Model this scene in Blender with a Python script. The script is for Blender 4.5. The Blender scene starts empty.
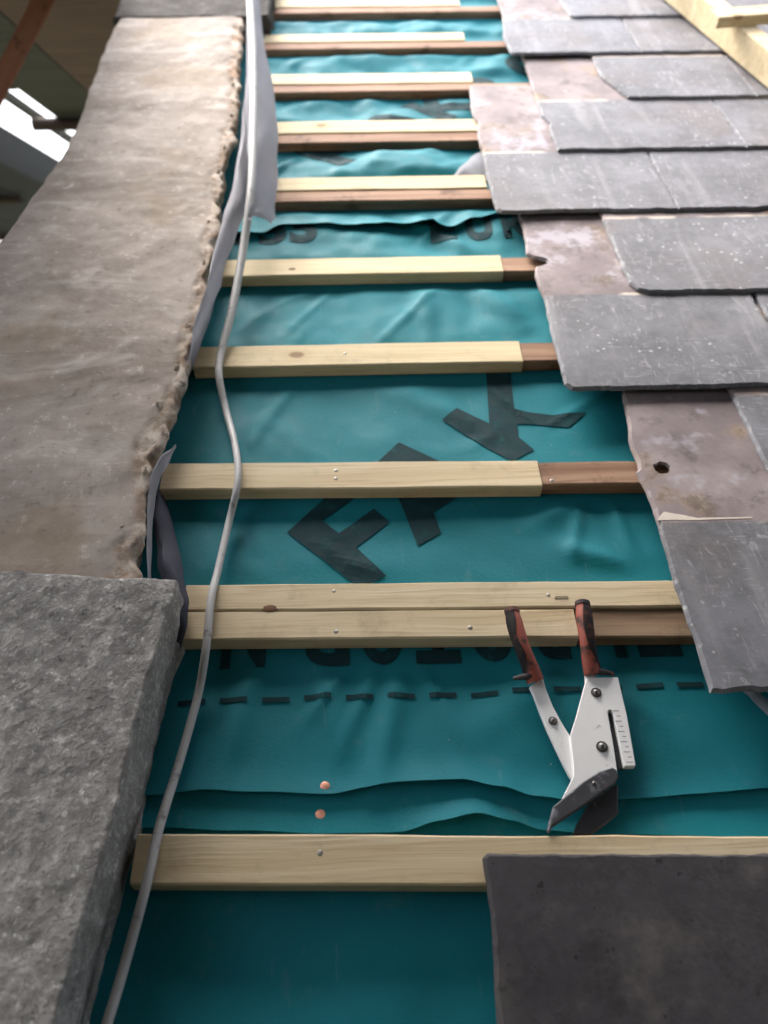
import bpy, bmesh, math, random
from mathutils import Vector, Matrix, noise
random.seed(7)
S = bpy.context.scene
COL = S.collection
PITCH = math.radians(38)
BASE = Vector((0, 0, 5.0))
ROOF = Matrix.Translation(BASE) @ Matrix.Rotation(PITCH, 4, 'X')   # u right, v up the slope, n out of the roof

# ------------------------------------------------------------------ camera
CAMH, TH, PS, FPX = .77, math.radians(49.5), math.radians(1.75), 828.0
FW = Vector((math.sin(PS)*math.cos(TH), math.cos(PS)*math.cos(TH), -math.sin(TH)))
RT = Vector((math.cos(PS), -math.sin(PS), 0))
UP = RT.cross(FW)
cam = bpy.data.objects.new('camera', bpy.data.cameras.new('camera')); COL.objects.link(cam)
cm = Matrix((RT, UP, -FW)).transposed().to_4x4(); cm.translation = Vector((0, 0, CAMH))
cam.matrix_world = ROOF @ cm
cd = cam.data; cd.sensor_fit = 'VERTICAL'; cd.sensor_height = 36; cd.lens = FPX/1024*36
cd.clip_start = .02; cd.clip_end = 2000
cd.dof.use_dof = True; cd.dof.focus_distance = .88; cd.dof.aperture_fstop = 4.0
S.camera = cam

def ray(x, y): return FW + RT*((x-384)/FPX) + UP*((512-y)/FPX)
def at(x, y, n=0.):
    d = ray(x, y); t = (n-CAMH)/d.z
    return Vector((d.x*t, d.y*t, n))

# ------------------------------------------------------------------ materials
class G:
    def __init__(s, name):
        s.m = bpy.data.materials.new(name); s.m.use_nodes = True
        s.t = s.m.node_tree; s.t.nodes.clear(); s.L = s.t.links.new
        s.out = s.n('ShaderNodeOutputMaterial'); s.b = s.n('ShaderNodeBsdfPrincipled')
        s.L(s.b.outputs[0], s.out.inputs[0])
        tc = s.n('ShaderNodeTexCoord'); oi = s.n('ShaderNodeObjectInfo')
        s.obj = tc.outputs['Object']
        s.rnd = oi.outputs['Random']
        mul = s.math('MULTIPLY', s.rnd, 37.0)
        comb = s.n('ShaderNodeCombineXYZ')
        for i in range(3): s.L(mul, comb.inputs[i])
        add = s.n('ShaderNodeVectorMath'); add.operation = 'ADD'
        s.L(s.obj, add.inputs[0]); s.L(comb.outputs[0], add.inputs[1])
        s.co = add.outputs[0]
    def n(s, t): return s.t.nodes.new(t)
    def put(s, sock, v):
        if hasattr(v, 'is_linked'): s.L(v, sock)
        elif isinstance(v, (tuple, list)) and len(v) == 3 and sock.type == 'RGBA': sock.default_value = (*v, 1)
        else: sock.default_value = v
    def math(s, op, a, b=0., c=0.):
        k = s.n('ShaderNodeMath'); k.operation = op
        for i, q in enumerate((a, b, c)): s.put(k.inputs[i], q)
        return k.outputs[0]
    def scale(s, v, sc, rot=(0, 0, 0)):
        k = s.n('ShaderNodeMapping'); s.L(v, k.inputs[0])
        k.inputs['Scale'].default_value = sc; k.inputs['Rotation'].default_value = rot
        return k.outputs[0]
    def noise(s, sc, det=4, rough=.55, co=None, dist=0.):
        k = s.n('ShaderNodeTexNoise'); s.L(co or s.co, k.inputs['Vector'])
        k.inputs['Scale'].default_value = sc; k.inputs['Detail'].default_value = det
        k.inputs['Roughness'].default_value = rough; k.inputs['Distortion'].default_value = dist
        return k.outputs['Fac']
    def voro(s, sc, co=None, out='Distance', feat='F1'):
        k = s.n('ShaderNodeTexVoronoi'); k.feature = feat; s.L(co or s.co, k.inputs['Vector']); k.inputs['Scale'].default_value = sc
        return k.outputs[out]
    def step(s, v, a, b, lo=0., hi=1.):
        k = s.n('ShaderNodeMapRange'); k.interpolation_type = 'SMOOTHSTEP'; s.put(k.inputs[0], v)
        for i, q in enumerate((a, b, lo, hi)): k.inputs[i+1].default_value = q
        return k.outputs[0]
    def mix(s, f, a, b, mode='MIX'):
        k = s.n('ShaderNodeMix'); k.data_type = 'RGBA'; k.blend_type = mode
        s.put(k.inputs[0], f); s.put(k.inputs[6], a); s.put(k.inputs[7], b)
        return k.outputs[2]
    def sep(s, v):
        k = s.n('ShaderNodeSeparateXYZ'); s.L(v, k.inputs[0]); return k.outputs
    def bump(s, h, st, d):
        k = s.n('ShaderNodeBump'); s.put(k.inputs['Height'], h)
        k.inputs['Strength'].default_value = st; k.inputs['Distance'].default_value = d
        if getattr(s, 'nrm', None): s.L(s.nrm, k.inputs['Normal'])
        s.nrm = k.outputs[0]; s.L(s.nrm, s.b.inputs['Normal'])
    def fin(s, col, rough=.7, metal=0., spec=.5):
        s.put(s.b.inputs['Base Color'], col); s.put(s.b.inputs['Roughness'], rough)
        s.b.inputs['Metallic'].default_value = metal; s.b.inputs['Specular IOR Level'].default_value = spec
        return s.m

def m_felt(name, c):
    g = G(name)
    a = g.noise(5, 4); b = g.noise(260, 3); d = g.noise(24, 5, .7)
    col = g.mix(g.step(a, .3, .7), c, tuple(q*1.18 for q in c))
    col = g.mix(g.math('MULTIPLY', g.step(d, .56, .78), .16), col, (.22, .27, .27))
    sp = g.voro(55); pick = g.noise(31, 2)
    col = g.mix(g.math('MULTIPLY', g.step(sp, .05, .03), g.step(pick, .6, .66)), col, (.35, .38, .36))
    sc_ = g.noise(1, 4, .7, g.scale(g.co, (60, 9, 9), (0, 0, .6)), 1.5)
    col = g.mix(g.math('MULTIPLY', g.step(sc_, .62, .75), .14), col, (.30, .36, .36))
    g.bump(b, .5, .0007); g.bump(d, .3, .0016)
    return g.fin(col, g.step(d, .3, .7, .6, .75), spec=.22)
def m_plain(name, c, rough=.6, metal=0., var=.15, sc=60, bd=.0004, spec=.5, dirt=None, dsc=25, dlo=.55, dhi=.7):
    g = G(name); a = g.noise(sc, 5)
    col = g.mix(a, tuple(q*(1-var) for q in c), tuple(q*(1+var) for q in c))
    if dirt: col = g.mix(g.step(g.noise(dsc, 6, .7), dlo, dhi), col, dirt)
    g.bump(a, .5, bd)
    return g.fin(col, g.step(a, .3, .7, rough*.85, min(1, rough*1.15)), metal, spec)
def m_wood(name, lo, hi, streak, knot=(.16, .075, .03), grime=0.):
    g = G(name)
    wob = g.noise(4, 2)
    w = g.n('ShaderNodeVectorMath'); w.operation = 'ADD'; g.L(g.co, w.inputs[0])
    k = g.n('ShaderNodeCombineXYZ'); g.L(g.math('MULTIPLY', wob, .02), k.inputs[1]); g.L(k.outputs[0], w.inputs[1])
    c1 = g.scale(w.outputs[0], (2.2, 55, 55)); c2 = g.scale(w.outputs[0], (9, 330, 330))
    a = g.noise(1, 5, .6, c1, .6); b = g.noise(1, 3, .6, c2)
    col = g.mix(g.step(a, .3, .7), lo, hi)
    col = g.mix(g.math('MULTIPLY', g.step(b, .52, .7), .4), col, streak)
    kd = g.voro(1, g.scale(g.co, (7, 11, 11)))
    col = g.mix(g.math('MULTIPLY', g.step(kd, .10, .055), .85), col, knot)
    col = g.mix(g.math('MULTIPLY', g.step(kd, .22, .10), .25), col, streak)
    gr = g.noise(18, 6, .75)
    col = g.mix(g.step(gr, .52, .75, 0, .25+grime), col, tuple(q*.35 for q in lo))
    g.bump(b, .35, .0008); g.bump(a, .3, .001)
    return g.fin(col, .75, spec=.3)
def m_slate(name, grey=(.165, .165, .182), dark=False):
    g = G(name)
    xyz = g.sep(g.obj)
    base = g.noise(9, 6, .65); fine = g.noise(70, 6, .7)
    flk = g.noise(1, 5, .6, g.scale(g.co, (14, 11, 3), (0, 0, .5)), .5)
    col = g.mix(g.step(base, .3, .7), tuple(q*.74 for q in grey), tuple(q*1.22 for q in grey))
    col = g.mix(g.step(fine, .45, .75, 0, .5), col, tuple(q*1.6 for q in grey))
    if not dark:
        sc1 = g.noise(1, 4, .65, g.scale(g.co, (75, 18, 5), (0, 0, .75)), 2.2)
        sc2 = g.noise(1, 4, .65, g.scale(g.co, (20, 80, 5), (0, 0, .35)), 2.2)
        m1 = g.step(sc1, .57, .67); m2 = g.step(sc2, .59, .69)
        patch = g.step(g.noise(7, 3), .36, .55)
        col = g.mix(g.math('MULTIPLY', g.math('MULTIPLY', g.math('MAXIMUM', m1, m2), patch), .42), col, (.46, .46, .48))
        run = g.noise(1, 4, .6, g.scale(g.co, (13, 1.2, 1)), .6)
        col = g.mix(g.step(run, .54, .7, 0, .5), col, (.34, .335, .345))
        mot = g.noise(34, 5, .75)
        col = g.mix(g.step(g.noise(5, 4, .6), .5, .68, 0, .35), col, (.20, .165, .15)); col = g.mix(g.step(mot, .5, .72, 0, .5), col, (.10, .097, .105))
        lich = g.math('ADD', g.voro(60), g.math('MULTIPLY', g.noise(200, 2), .3))
        lm = g.math('MULTIPLY', g.step(lich, .32, .24), g.step(g.noise(8, 2), .46, .58))
        col = g.mix(g.math('MULTIPLY', lm, .7), col, (.5, .51, .49))
        # never-weathered head: what the slates of the courses above used to cover
        hp = g.noise(6, 5, .6); hc = g.mix(g.step(hp, .35, .65), (.185, .15, .155), (.33, .275, .27))
        hc = g.mix(g.step(g.noise(11, 4, .6), .54, .68, 0, .65), hc, (.36, .25, .14))
        hc = g.mix(g.step(g.noise(8, 4, .7), .56, .66, 0, .7), hc, (.42, .39, .44))
        hc = g.mix(g.step(g.noise(22, 5, .7), .52, .68, 0, .7), hc, (.10, .085, .085))
        yy = g.math('ADD', xyz[1], g.math('MULTIPLY', g.noise(30, 3), .008))
        hm = g.step(yy, .2205, .2225)
        col = g.mix(hm, col, hc)
        ln = g.math('MULTIPLY', g.step(yy, .2165, .2205), g.step(yy, .2275, .2225))
        ln = g.math('MULTIPLY', ln, g.step(g.noise(9, 3), .47, .55))
        col = g.mix(g.math('MULTIPLY', ln, .8), col, (.62, .55, .47))
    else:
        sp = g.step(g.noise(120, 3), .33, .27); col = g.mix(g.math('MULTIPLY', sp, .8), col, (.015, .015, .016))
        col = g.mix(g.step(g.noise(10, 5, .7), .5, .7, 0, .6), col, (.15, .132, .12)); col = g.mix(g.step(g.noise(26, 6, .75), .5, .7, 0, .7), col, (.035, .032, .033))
    g.bump(flk, .5 if not dark else .15, .002); g.bump(fine, .5, .001); g.bump(base, .4, .003)
    return g.fin(col, g.step(fine, .3, .7, .6, .8), spec=.25)
def m_stone(name, a, b, c, sc, spk, bd, dark=(.05, .045, .04), warm=None):
    g = G(name)
    n1 = g.noise(sc, 6, .65, dist=.4); n2 = g.noise(spk, 5, .7); n3 = g.noise(sc*2.7, 5, .7)
    col = g.mix(g.step(n1, .32, .68), a, b)
    col = g.mix(g.step(n3, .5, .72, 0, .7), col, c)
    col = g.mix(g.step(n2, .56, .7, 0, .6), col, dark)
    col = g.mix(g.step(n2, .42, .3, 0, .5), col, tuple(min(1, q*1.5) for q in c))
    if name == 'brown_stone':
        at_ = g.n('ShaderNodeAttribute'); at_.attribute_name = 'edge'; ef = at_.outputs['Fac']
        ec = g.mix(g.step(g.noise(26, 5, .7), .4, .6), (.27, .20, .15), (.52, .45, .385))
        ec = g.mix(g.step(g.noise(17, 4, .6), .55, .66, 0, .7), ec, (.33, .19, .11)); ec = g.mix(g.step(g.noise(48, 5, .7), .56, .68, 0, .75), ec, (.06, .047, .04))
        bd2 = g.noise(1, 5, .65, g.scale(g.co, (3.2, 11, 10), (0, 0, .2)), 1.6)
        col = g.mix(g.step(bd2,   .5, .7, 0, .5), col, tuple(q*1.25 for q in c)); col = g.mix(g.step(bd2, .45, .32, 0, .35), col, dark)
    if warm: col = g.mix(g.step(g.noise(sc*.8, 3), .54, .66, 0, .55), col, warm)
    if name == 'brown_stone': col = g.mix(ef, col, ec)
    g.bump(n3, .6, bd*2.5); g.bump(n2, .8, bd)
    return g.fin(col, .92, spec=.2)

MT = {}
MT['felt'] = m_felt('teal_felt', (.005, .154, .190))
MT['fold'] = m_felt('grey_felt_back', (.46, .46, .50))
MT['fold_shade'] = m_felt('shaded_felt_back', (.10, .105, .135))  # navy grey felt back, shade on the fold painted into the colour
MT['ink'] = m_plain('black_print', (.009, .036, .044), .75, var=.3, sc=90, spec=.15, dirt=(.010, .075, .085), dsc=40, dlo=.5, dhi=.75)
MT['pine'] = m_wood('new_pine', (.58, .455, .275), (.72, .60, .41), (.37, .24, .12), grime=.12)
MT['pine_b'] = m_wood('bright_pine', (.54, .43, .255), (.67, .56, .36), (.42, .28, .14), grime=.1)
MT['oldwood'] = m_wood('old_batten_wood', (.21, .105, .062), (.38, .235, .15), (.07, .04, .03), grime=.55)
MT['greywood'] = m_wood('old_grey_wood', (.23, .14, .085), (.36, .25, .16), (.09, .06, .045), grime=.3)
MT['knot'] = m_plain('wood_knot', (.16, .075, .035), .8, var=.4, sc=120)
MT['slate'] = m_slate('grey_slate')
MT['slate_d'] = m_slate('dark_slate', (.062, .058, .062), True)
MT['coping'] = m_stone('brown_stone', (.285, .24, .207), (.415, .36, .32), (.50, .45, .41), 5, 60, .0012, (.17, .14, .115), (.32, .25, .18))
MT['mortar'] = m_stone('broken_mortar', (.34, .275, .215), (.48, .41, .34), (.56, .50, .43), 30, 90, .003, (.09, .07, .055))
MT['granite'] = m_stone('grey_granite', (.245, .232, .218), (.36, .344, .325), (.70, .67, .635), 34, 140, .003, (.04, .037, .035))
MT['darkstone'] = m_stone('dark_stone', (.05, .044, .04), (.09, .082, .075), (.14, .13, .12), 12, 70, .003)
MT['cream'] = m_plain('fresh_slate_break', (.66, .58, .50), .8, var=.15, sc=90)
MT['white'] = m_plain('white_painted_steel', (.87, .86, .85), .42, var=.05, dirt=(.30, .22, .18), dsc=70, dlo=.64, dhi=.74)
MT['steel'] = m_plain('blade_steel', (.055, .057, .066), .55, .2, .3, 80, dirt=(.22, .22, .24), dsc=45)
MT['rivet'] = m_plain('rivet_steel', (.19, .18, .175), .38, .85)
MT['red'] = m_plain('red_rubber', (.36, .085, .055), .62, var=.2, dirt=(.06, .035, .03), dsc=60, dlo=.52, dhi=.66)
MT['black'] = m_plain('black_rubber', (.032, .026, .028), .7, var=.3, dirt=(.22, .07, .05), dsc=50, dlo=.5, dhi=.68)
MT['mark'] = m_plain('scale_ink', (.10, .10, .10), .6)
MT['cable'] = m_plain('grey_cable', (.46, .455, .45), .55, var=.12, dirt=(.16, .155, .15), dsc=50)
MT['copper'] = m_plain('copper', (.85, .43, .30), .55, .5, .12)
MT['zinc'] = m_plain('zinc_nail', (.34, .31, .27), .55, .5)
MT['rust'] = m_plain('rusty_tube', (.36, .16, .10), .8, .1, .35, 40, dirt=(.07, .035, .025))
MT['board_g'] = m_wood('green_boards', (.06, .062, .045), (.10, .10, .075), (.03, .03, .022))
MT['board_b'] = m_wood('brown_boards', (.14, .088, .06), (.20, .135, .095), (.05, .03, .02))
MT['board_d'] = m_wood('dark_boards', (.022, .025, .024), (.035, .038, .036), (.012, .013, .012))
MT['rust_d'] = m_plain('dark_tube', (.06, .038, .03), .8)
MT['ground'] = m_plain('ground', (.06, .065, .045), .95, var=.5, sc=.6, bd=.02)
MT['wall'] = m_stone('gable_stone', (.20, .17, .14), (.30, .26, .22), (.36, .32, .28), 3, 40, .004)
MT['deck'] = m_wood('roof_boards', (.12, .08, .05), (.17, .12, .08), (.06, .04, .03))

# ------------------------------------------------------------------ object helpers
def tag(o, label=None, cat=None, group=None, kind=None):
    for k, v in (('label', label), ('category', cat), ('group', group), ('kind', kind)):
        if v: o[k] = v
    return o
ORI = {}
def root(name, p, label, cat, group=None, world=False):
    o = bpy.data.objects.new(name, None); COL.objects.link(o); o.empty_display_size = .05
    p = Vector(p); ORI[o.name] = p
    o.matrix_world = Matrix.Translation(p) if world else ROOF @ Matrix.Translation(p)
    return tag(o, label, cat, group)
def link(name, bm, mat, parent=None, org=None, smooth=None, world=False):
    """bm in roof (or world) coordinates; becomes ONE mesh object, in its root's own coordinates"""
    if parent is not None:
        r = parent
        while r.parent: r = r.parent
        org = ORI[r.name]
    org = Vector(org or (0, 0, 0))
    bmesh.ops.translate(bm, verts=bm.verts, vec=-org)
    bmesh.ops.recalc_face_normals(bm, faces=bm.faces)
    me = bpy.data.meshes.new(name); bm.to_mesh(me); bm.free()
    me.materials.append(MT[mat])
    o = bpy.data.objects.new(name, me); COL.objects.link(o)
    if smooth is not None:
        me.shade_smooth()
        me.set_sharp_from_angle(angle=math.radians(smooth))
    if parent is not None: o.parent = parent
    else: o.matrix_world = Matrix.Translation(org) if world else ROOF @ Matrix.Translation(org)
    return o
def nz(*p): return noise.noise(Vector(p))
def grid_faces(bm, rows, closed=False):
    for a, b in zip(rows, rows[1:]):
        n = len(a)
        for j in range(n if closed else n-1): bm.faces.new((a[j], a[(j+1) % n], b[(j+1) % n], b[j]))
def prism(bm, pts, lo, hi, bev=.0006):
    """pts (u, v) outline, lo/hi heights (number or function of u, v)"""
    L = lo if callable(lo) else (lambda u, v: lo); Hh = hi if callable(hi) else (lambda u, v: hi)
    cx = sum(p[0] for p in pts)/len(pts); cy = sum(p[1] for p in pts)/len(pts)
    a = [bm.verts.new((p[0], p[1], L(p[0], p[1]))) for p in pts]
    b = [bm.verts.new((p[0], p[1], Hh(p[0], p[1])-bev)) for p in pts]
    ins = inset(pts, bev)
    c = [bm.verts.new((p[0], p[1], Hh(p[0], p[1]))) for p in ins]
    grid_faces(bm, [a, b, c], True)
    bm.faces.new(c); bm.faces.new(a[::-1])
def inset(pts, d):
    n = len(pts); A = sum(pts[i][0]*pts[(i+1) % n][1]-pts[(i+1) % n][0]*pts[i][1] for i in range(n))
    sg = 1 if A > 0 else -1; out = []
    for i in range(n):
        p = Vector(pts[i][:2]); e1 = (p-Vector(pts[i-1][:2])); e2 = Vector(pts[(i+1) % n][:2])-p
        if e1.length < 1e-9 or e2.length < 1e-9: out.append(tuple(p)); continue
        e1.normalize(); e2.normalize()
        nn = Vector((-e1.y-e2.y, e1.x+e2.x))
        if nn.length < .3: nn = Vector((-e1.y, e1.x))*1.0
        nn.normalize(); out.append(tuple(p+nn*d*sg))
    return out
def tube(bm, path, rad, seg=12, flat=1.0, cap=True, upv=Vector((0, 0, 1))):
    rows = []; n = len(path)
    for i, p in enumerate(path):
        p = Vector(p); t = (Vector(path[min(i+1, n-1)])-Vector(path[max(i-1, 0)])).normalized()
        s = t.cross(upv)
        if s.length < 1e-4: s = t.cross(Vector((1, 0, 0)))
        s.normalize(); w = s.cross(t)
        r = rad(i/(n-1)) if callable(rad) else rad
        rows.append([bm.verts.new(p+s*(r*math.cos(a))+w*(r*flat*math.sin(a))) for a in (2*math.pi*k/seg for k in range(seg))])
    grid_faces(bm, rows, True)
    if cap: bm.faces.new(rows[0][::-1]); bm.faces.new(rows[-1])
def spline(pts, k=8):
    P = [Vector(p) for p in pts]; P = [2*P[0]-P[1]]+P+[2*P[-1]-P[-2]]; out = []
    for i in range(1, len(P)-2):
        a, b, c, d = P[i-1:i+3]
        for j in range(k):
            t = j/k
            out.append(.5*((2*b)+(c-a)*t+(2*a-5*b+4*c-d)*t*t+(3*b-a-3*c+d)*t**3))
    out.append(P[-2]); return out
def dome(bm, c, r, h, seg=14, axis_n=True):
    rows = []
    for a in (0, .35, .7, .92): rows.append([bm.verts.new((c[0]+r*math.cos(a*math.pi/2)*math.cos(q), c[1]+r*math.cos(a*math.pi/2)*math.sin(q), c[2]+h*math.sin(a*math.pi/2))) for q in (2*math.pi*k/seg for k in range(seg))])
    grid_faces(bm, rows, True); bm.faces.new(rows[-1]); bm.faces.new(rows[0][::-1])

# ------------------------------------------------------------------ membrane (underlay) sheets
random.seed(21)
RF = []
for _ in range(90):
    a = Vector((random.uniform(-.25, .75), random.uniform(.25, 2.3))); an = random.choice((1, -1))*random.uniform(.5, 1.25)+math.pi/2*0
    RF.append((a, a+Vector((math.cos(an), math.sin(an)))*random.uniform(.06, .2), random.uniform(.0012, .003)*(.8 if a.y < 1 else 2.), random.uniform(.006, .016)))
BV = [(.20, .275), (.465, .545), (.68, .735), (.905, .965), (1.13, 1.185), (1.36, 1.45), (1.585, 1.675), (1.81, 1.90), (2.04, 2.127), (2.25, 2.356)]
def batten_win(v):
    w = 1.
    for a, b in BV:
        d = max(a-v, v-b, 0); w = min(w, d/.035)
    w = min(1, w); return w*w*(3-2*w)
FOLDS = [((.01, .455), (-.035, .34), .0035, .006), ((.045, .455), (.09, .35), .003, .006), ((-.02, .45), (-.075, .37), .003, .005), ((.26, .66), (.235, .57), .004, .006), ((.30, .67), (.31, .58), .0035, .007), ((.21, .44), (.29, .37), .0025, .006), ((.16, .9), (.235, .79), .003, .006), ((-.1, .9), (-.16, .76), .003, .007), ((.12, 1.12), (.02, .98), .004, .006), ((-.05, 1.12), (-.12, 1.0), .004, .006), ((.03, .44), (.0, .30), .006, .012), ((-.06, .46), (-.02, .33), .005, .012), ((-.12, .45), (-.15, .31), .004, .012), ((.20, .63), (.30, .71), .007, .016), ((.15, .80), (.02, .90), .004, .02),
         ((.24, 1.02), (.17, 1.12), .008, .018), ((.1, 1.0), (.09, 1.12), .005, .015), ((.30, .56), (.22, .60), .006, .014), ((.1, .36), (.22, .45), .003, .02), ((.2, 1.2), (.08, 1.33), .008, .016)]
def felt_n(u, v):
    up = max(0, min(1, (v-.9)/.5)); w = batten_win(v)
    if v > 2.4: w = 1
    h = (.0026+.011*up)*nz(u*5.5, v*7, 3.1)+(.0015+.008*up)*nz(u*14, v*13, 8.7) + (.0006+.0026*up)*nz(u*34, v*30, 5.2)
    h += .0012*abs(nz(u*10+v*6, v*14, 1.7))
    h += .008*up*(1-abs(nz(u*9-v*4, v*11+u*5, 2.2)))*.6
    for (a, b, am, sg) in ((Vector(f[0]), Vector(f[1]), f[2], f[3]) for f in FOLDS):
        q = Vector((u, v)); t = max(0, min(1, (q-a).dot(b-a)/(b-a).length_squared)); d = (q-a-(b-a)*t).length
        if d < sg*3: h += am*math.exp(-(d/sg)**2)*math.sin(math.pi*min(1, .12+t*.8))
    for a, b, am, sg in RF:
        if abs(v-(a.y+b.y)/2) > .14 or abs(u-(a.x+b.x)/2) > .14: continue
        q = Vector((u, v)); d0 = b-a; t = max(0, min(1, (q-a).dot(d0)/d0.length_squared)); d = (q-a-d0*t).length
        if d < sg*3: h += am*math.exp(-(d/sg)**1.5)*math.sin(math.pi*min(1, .05+t*.95))
    h = min(h, .017)
    if .26 < v < .46 and .05 < u < .33: h = min(h, .004)
    return h*w
def lerp_poly(pts, u):
    if u <= pts[0][0]: return pts[0][1]
    for a, b in zip(pts, pts[1:]):
        if u <= b[0]:
            t = (u-a[0])/(b[0]-a[0]); t = t*t*(3-2*t); return a[1]+(b[1]-a[1])*t
    return pts[-1][1]
def edge(px, n=.004): return [(p.x, p.y) for p in (at(x, y, n) for x, y in px)]
E_C = edge([(100, 797), (150, 795), (200, 790), (260, 792), (330, 794), (365, 788), (400, 783), (460, 781), (500, 788), (535, 797), (580, 802), (640, 798), (700, 793), (768, 788), (900, 782)])
E_B = edge([(100, 826), (150, 826), (240, 829), (330, 832), (400, 831), (440, 822), (478, 815), (510, 820), (545, 829), (600, 833), (768, 835), (900, 836)])
E_D = edge([(240, 238), (262, 236), (280, 230), (310, 228), (380, 229), (425, 228), (450, 229), (475, 222), (500, 216), (560, 220), (700, 225)], .006)
def lift_C(u): return .004+.004*max(0, math.sin(u*13+.4))
def sheet_parts(lo, hi, off, lift, u0=-.30, u1=1.35, du=.009, dv=.009, reach=.035):
    lo_f = lo if callable(lo) else (lambda u: lo)
    def surf(u, v):
        e = v-lo_f(u); n = felt_n(u, v)+off
        if lift and e < reach:
            k = (1-e/reach); n += lift(u)*k*k
        return n
    return lo_f, surf
def build_sheet(root_o, lo_f, surf, hi, u0=-.30, u1=1.35, du=.0065, dv=.0065):
    bm = bmesh.new(); nu = int((u1-u0)/du); rows = []
    mv = max(2, int((hi-lo_f(0))/dv))
    for j in range(mv+1):
        row = []
        for i in range(nu+1):
            u = u0+(u1-u0)*i/nu; l = lo_f(u); v = l+(hi-l)*j/mv
            row.append(bm.verts.new((u, v, surf(u, v))))
        rows.append(row)
    grid_faces(bm, rows)
    geo = bmesh.ops.extrude_edge_only(bm, edges=[e for e in bm.edges if e.is_boundary and e.verts[0] in set(rows[0]) and e.verts[1] in set(rows[0])])
    for g in geo['geom']:
        if isinstance(g, bmesh.types.BMVert): g.co.z -= .0012
    return link('sheet', bm, 'felt', root_o, smooth=60)

gm = 'overlapping sheets of teal roofing membrane'
rA = root('roofing_membrane', (0, .0, 0), 'teal roofing membrane sheet below the lowest batten, darkest of the sheets', 'membrane', gm)
fA, sA = sheet_parts(-.30, .33, -.006, None); build_sheet(rA, fA, sA, .36)
rB = root('roofing_membrane', (0, .30, 0), 'narrow strip of teal membrane with wavy lower edge just above the lowest batten', 'membrane', gm)
fB, sB = sheet_parts(lambda u: lerp_poly(E_B, u), .40, -.0025, lambda u: .003+.010*math.exp(-((u-.083)/.045)**2), reach=.045); build_sheet(rB, fB, sB, .40, dv=.006)
rC = root('roofing_membrane', (0, .8, 0), 'wide teal membrane sheet with the large slanted letters FAK, behind the slate cutter', 'membrane', gm)
fC, sC = sheet_parts(lambda u: lerp_poly(E_C, u), 1.36, 0., lift_C); build_sheet(rC, fC, sC, 1.37)
rD = root('roofing_membrane', (0, 1.9, 0), 'crumpled teal membrane sheet under the farthest rows of paired battens', 'membrane', gm)
fD, sD = sheet_parts(lambda u: lerp_poly(E_D, u), 2.9, .003, lambda u: .008+.004*math.sin(u*17), reach=.05); build_sheet(rD, fD, sD, 2.9)

# printed lettering, draped over the sheets
def glyph_bm(body, bold=.03):
    cu = bpy.data.curves.new('print', 'FONT'); cu.body = body; cu.size = 1; cu.offset = bold; cu.resolution_u = 4; cu.space_character = 1.06
    to = bpy.data.objects.new('print', cu); COL.objects.link(to)
    dg = bpy.context.evaluated_depsgraph_get(); dg.update()
    me = bpy.data.meshes.new_from_object(to.evaluated_get(dg))
    bm = bmesh.new(); bm.from_mesh(me)
    bpy.data.objects.remove(to); bpy.data.curves.remove(cu); bpy.data.meshes.remove(me)
    bmesh.ops.remove_doubles(bm, verts=bm.verts, dist=1e-5)
    bmesh.ops.triangulate(bm, faces=bm.faces)
    return bm
def drape(bm, org, ex, ey, surf, thr=.011, off=.0011):
    for v in bm.verts:
        p = Vector(org)+Vector(ex)*v.co.x+Vector(ey)*v.co.y; v.co = (p.x, p.y, 0)
    for _ in range(6):
        es = [e for e in bm.edges if e.calc_length() > thr]
        if not es: break
        bmesh.ops.subdivide_edges(bm, edges=es, cuts=1); bmesh.ops.triangulate(bm, faces=bm.faces)
    for v in bm.verts: v.co.z = surf(v.co.x, v.co.y)+off
    return bm
CAP = .73       # cap height of the built-in face at size 1
def letter(body, org, adv, upv, surf, par, bold=.05):
    """org = bottom left of the letter, adv = its full width vector, upv = its height vector"""
    bm = glyph_bm(body, bold)
    xs = [v.co.x for v in bm.verts]; ys = [v.co.y for v in bm.verts]
    x0, x1, y0, y1 = min(xs), max(xs), min(ys), max(ys)
    for v in bm.verts: v.co.x = (v.co.x-x0)/(x1-x0); v.co.y = (v.co.y-y0)/(y1-y0)
    return drape(bm, org, Vector(adv), Vector(upv), surf)
def join(bms):
    out = bmesh.new()
    for b in bms:
        me = bpy.data.meshes.new('t'); b.to_mesh(me); b.free(); out.from_mesh(me); bpy.data.meshes.remove(me)
    return out
Fb = Vector(at(366, 580).xy); Ft = Vector(at(288, 531).xy); Kb = Vector(at(531, 456).xy)
upv = Ft-Fb; pit = (Kb-Fb)/2; 
lw = pit*.80
def big(word, start, surf, par):
    bs = [letter(ch, start+pit*i, lw*(.86 if ch == 'F' else 1.12 if ch == 'A' else 1), upv, surf, par) for i, ch in enumerate(word) if ch != ' ']
    for b in bs: link('printed_letter', b, 'ink', par)
def traced(pxs):
    bm = bmesh.new(); q = [at(x, y) for x, y in pxs]
    bm.faces.new([bm.verts.new((p.x, p.y, 0)) for p in q]); bmesh.ops.triangulate(bm, faces=bm.faces)
    return drape(bm, Vector((0, 0)), Vector((1, 0)), Vector((0, 1)), sC)
bs = [traced([(287, 533), (360, 589), (386, 577), (356, 548), (389, 523), (374, 509), (339, 534), (322, 521), (374, 485), (356, 470)]),
      traced([(399, 443), (378, 462), (399, 500), (418, 546), (441, 533), (433, 513), (462, 495), (500, 497), (510, 483), (440, 462)]),
      traced([(442, 421), (457, 409), (489, 424), (486, 372), (510, 372), (514, 411), (552, 416), (586, 413), (569, 428), (517, 424), (518, 437), (534, 450), (512, 462), (481, 445)])]
for b in bs: link('printed_letter', b, 'ink', rC)
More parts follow.
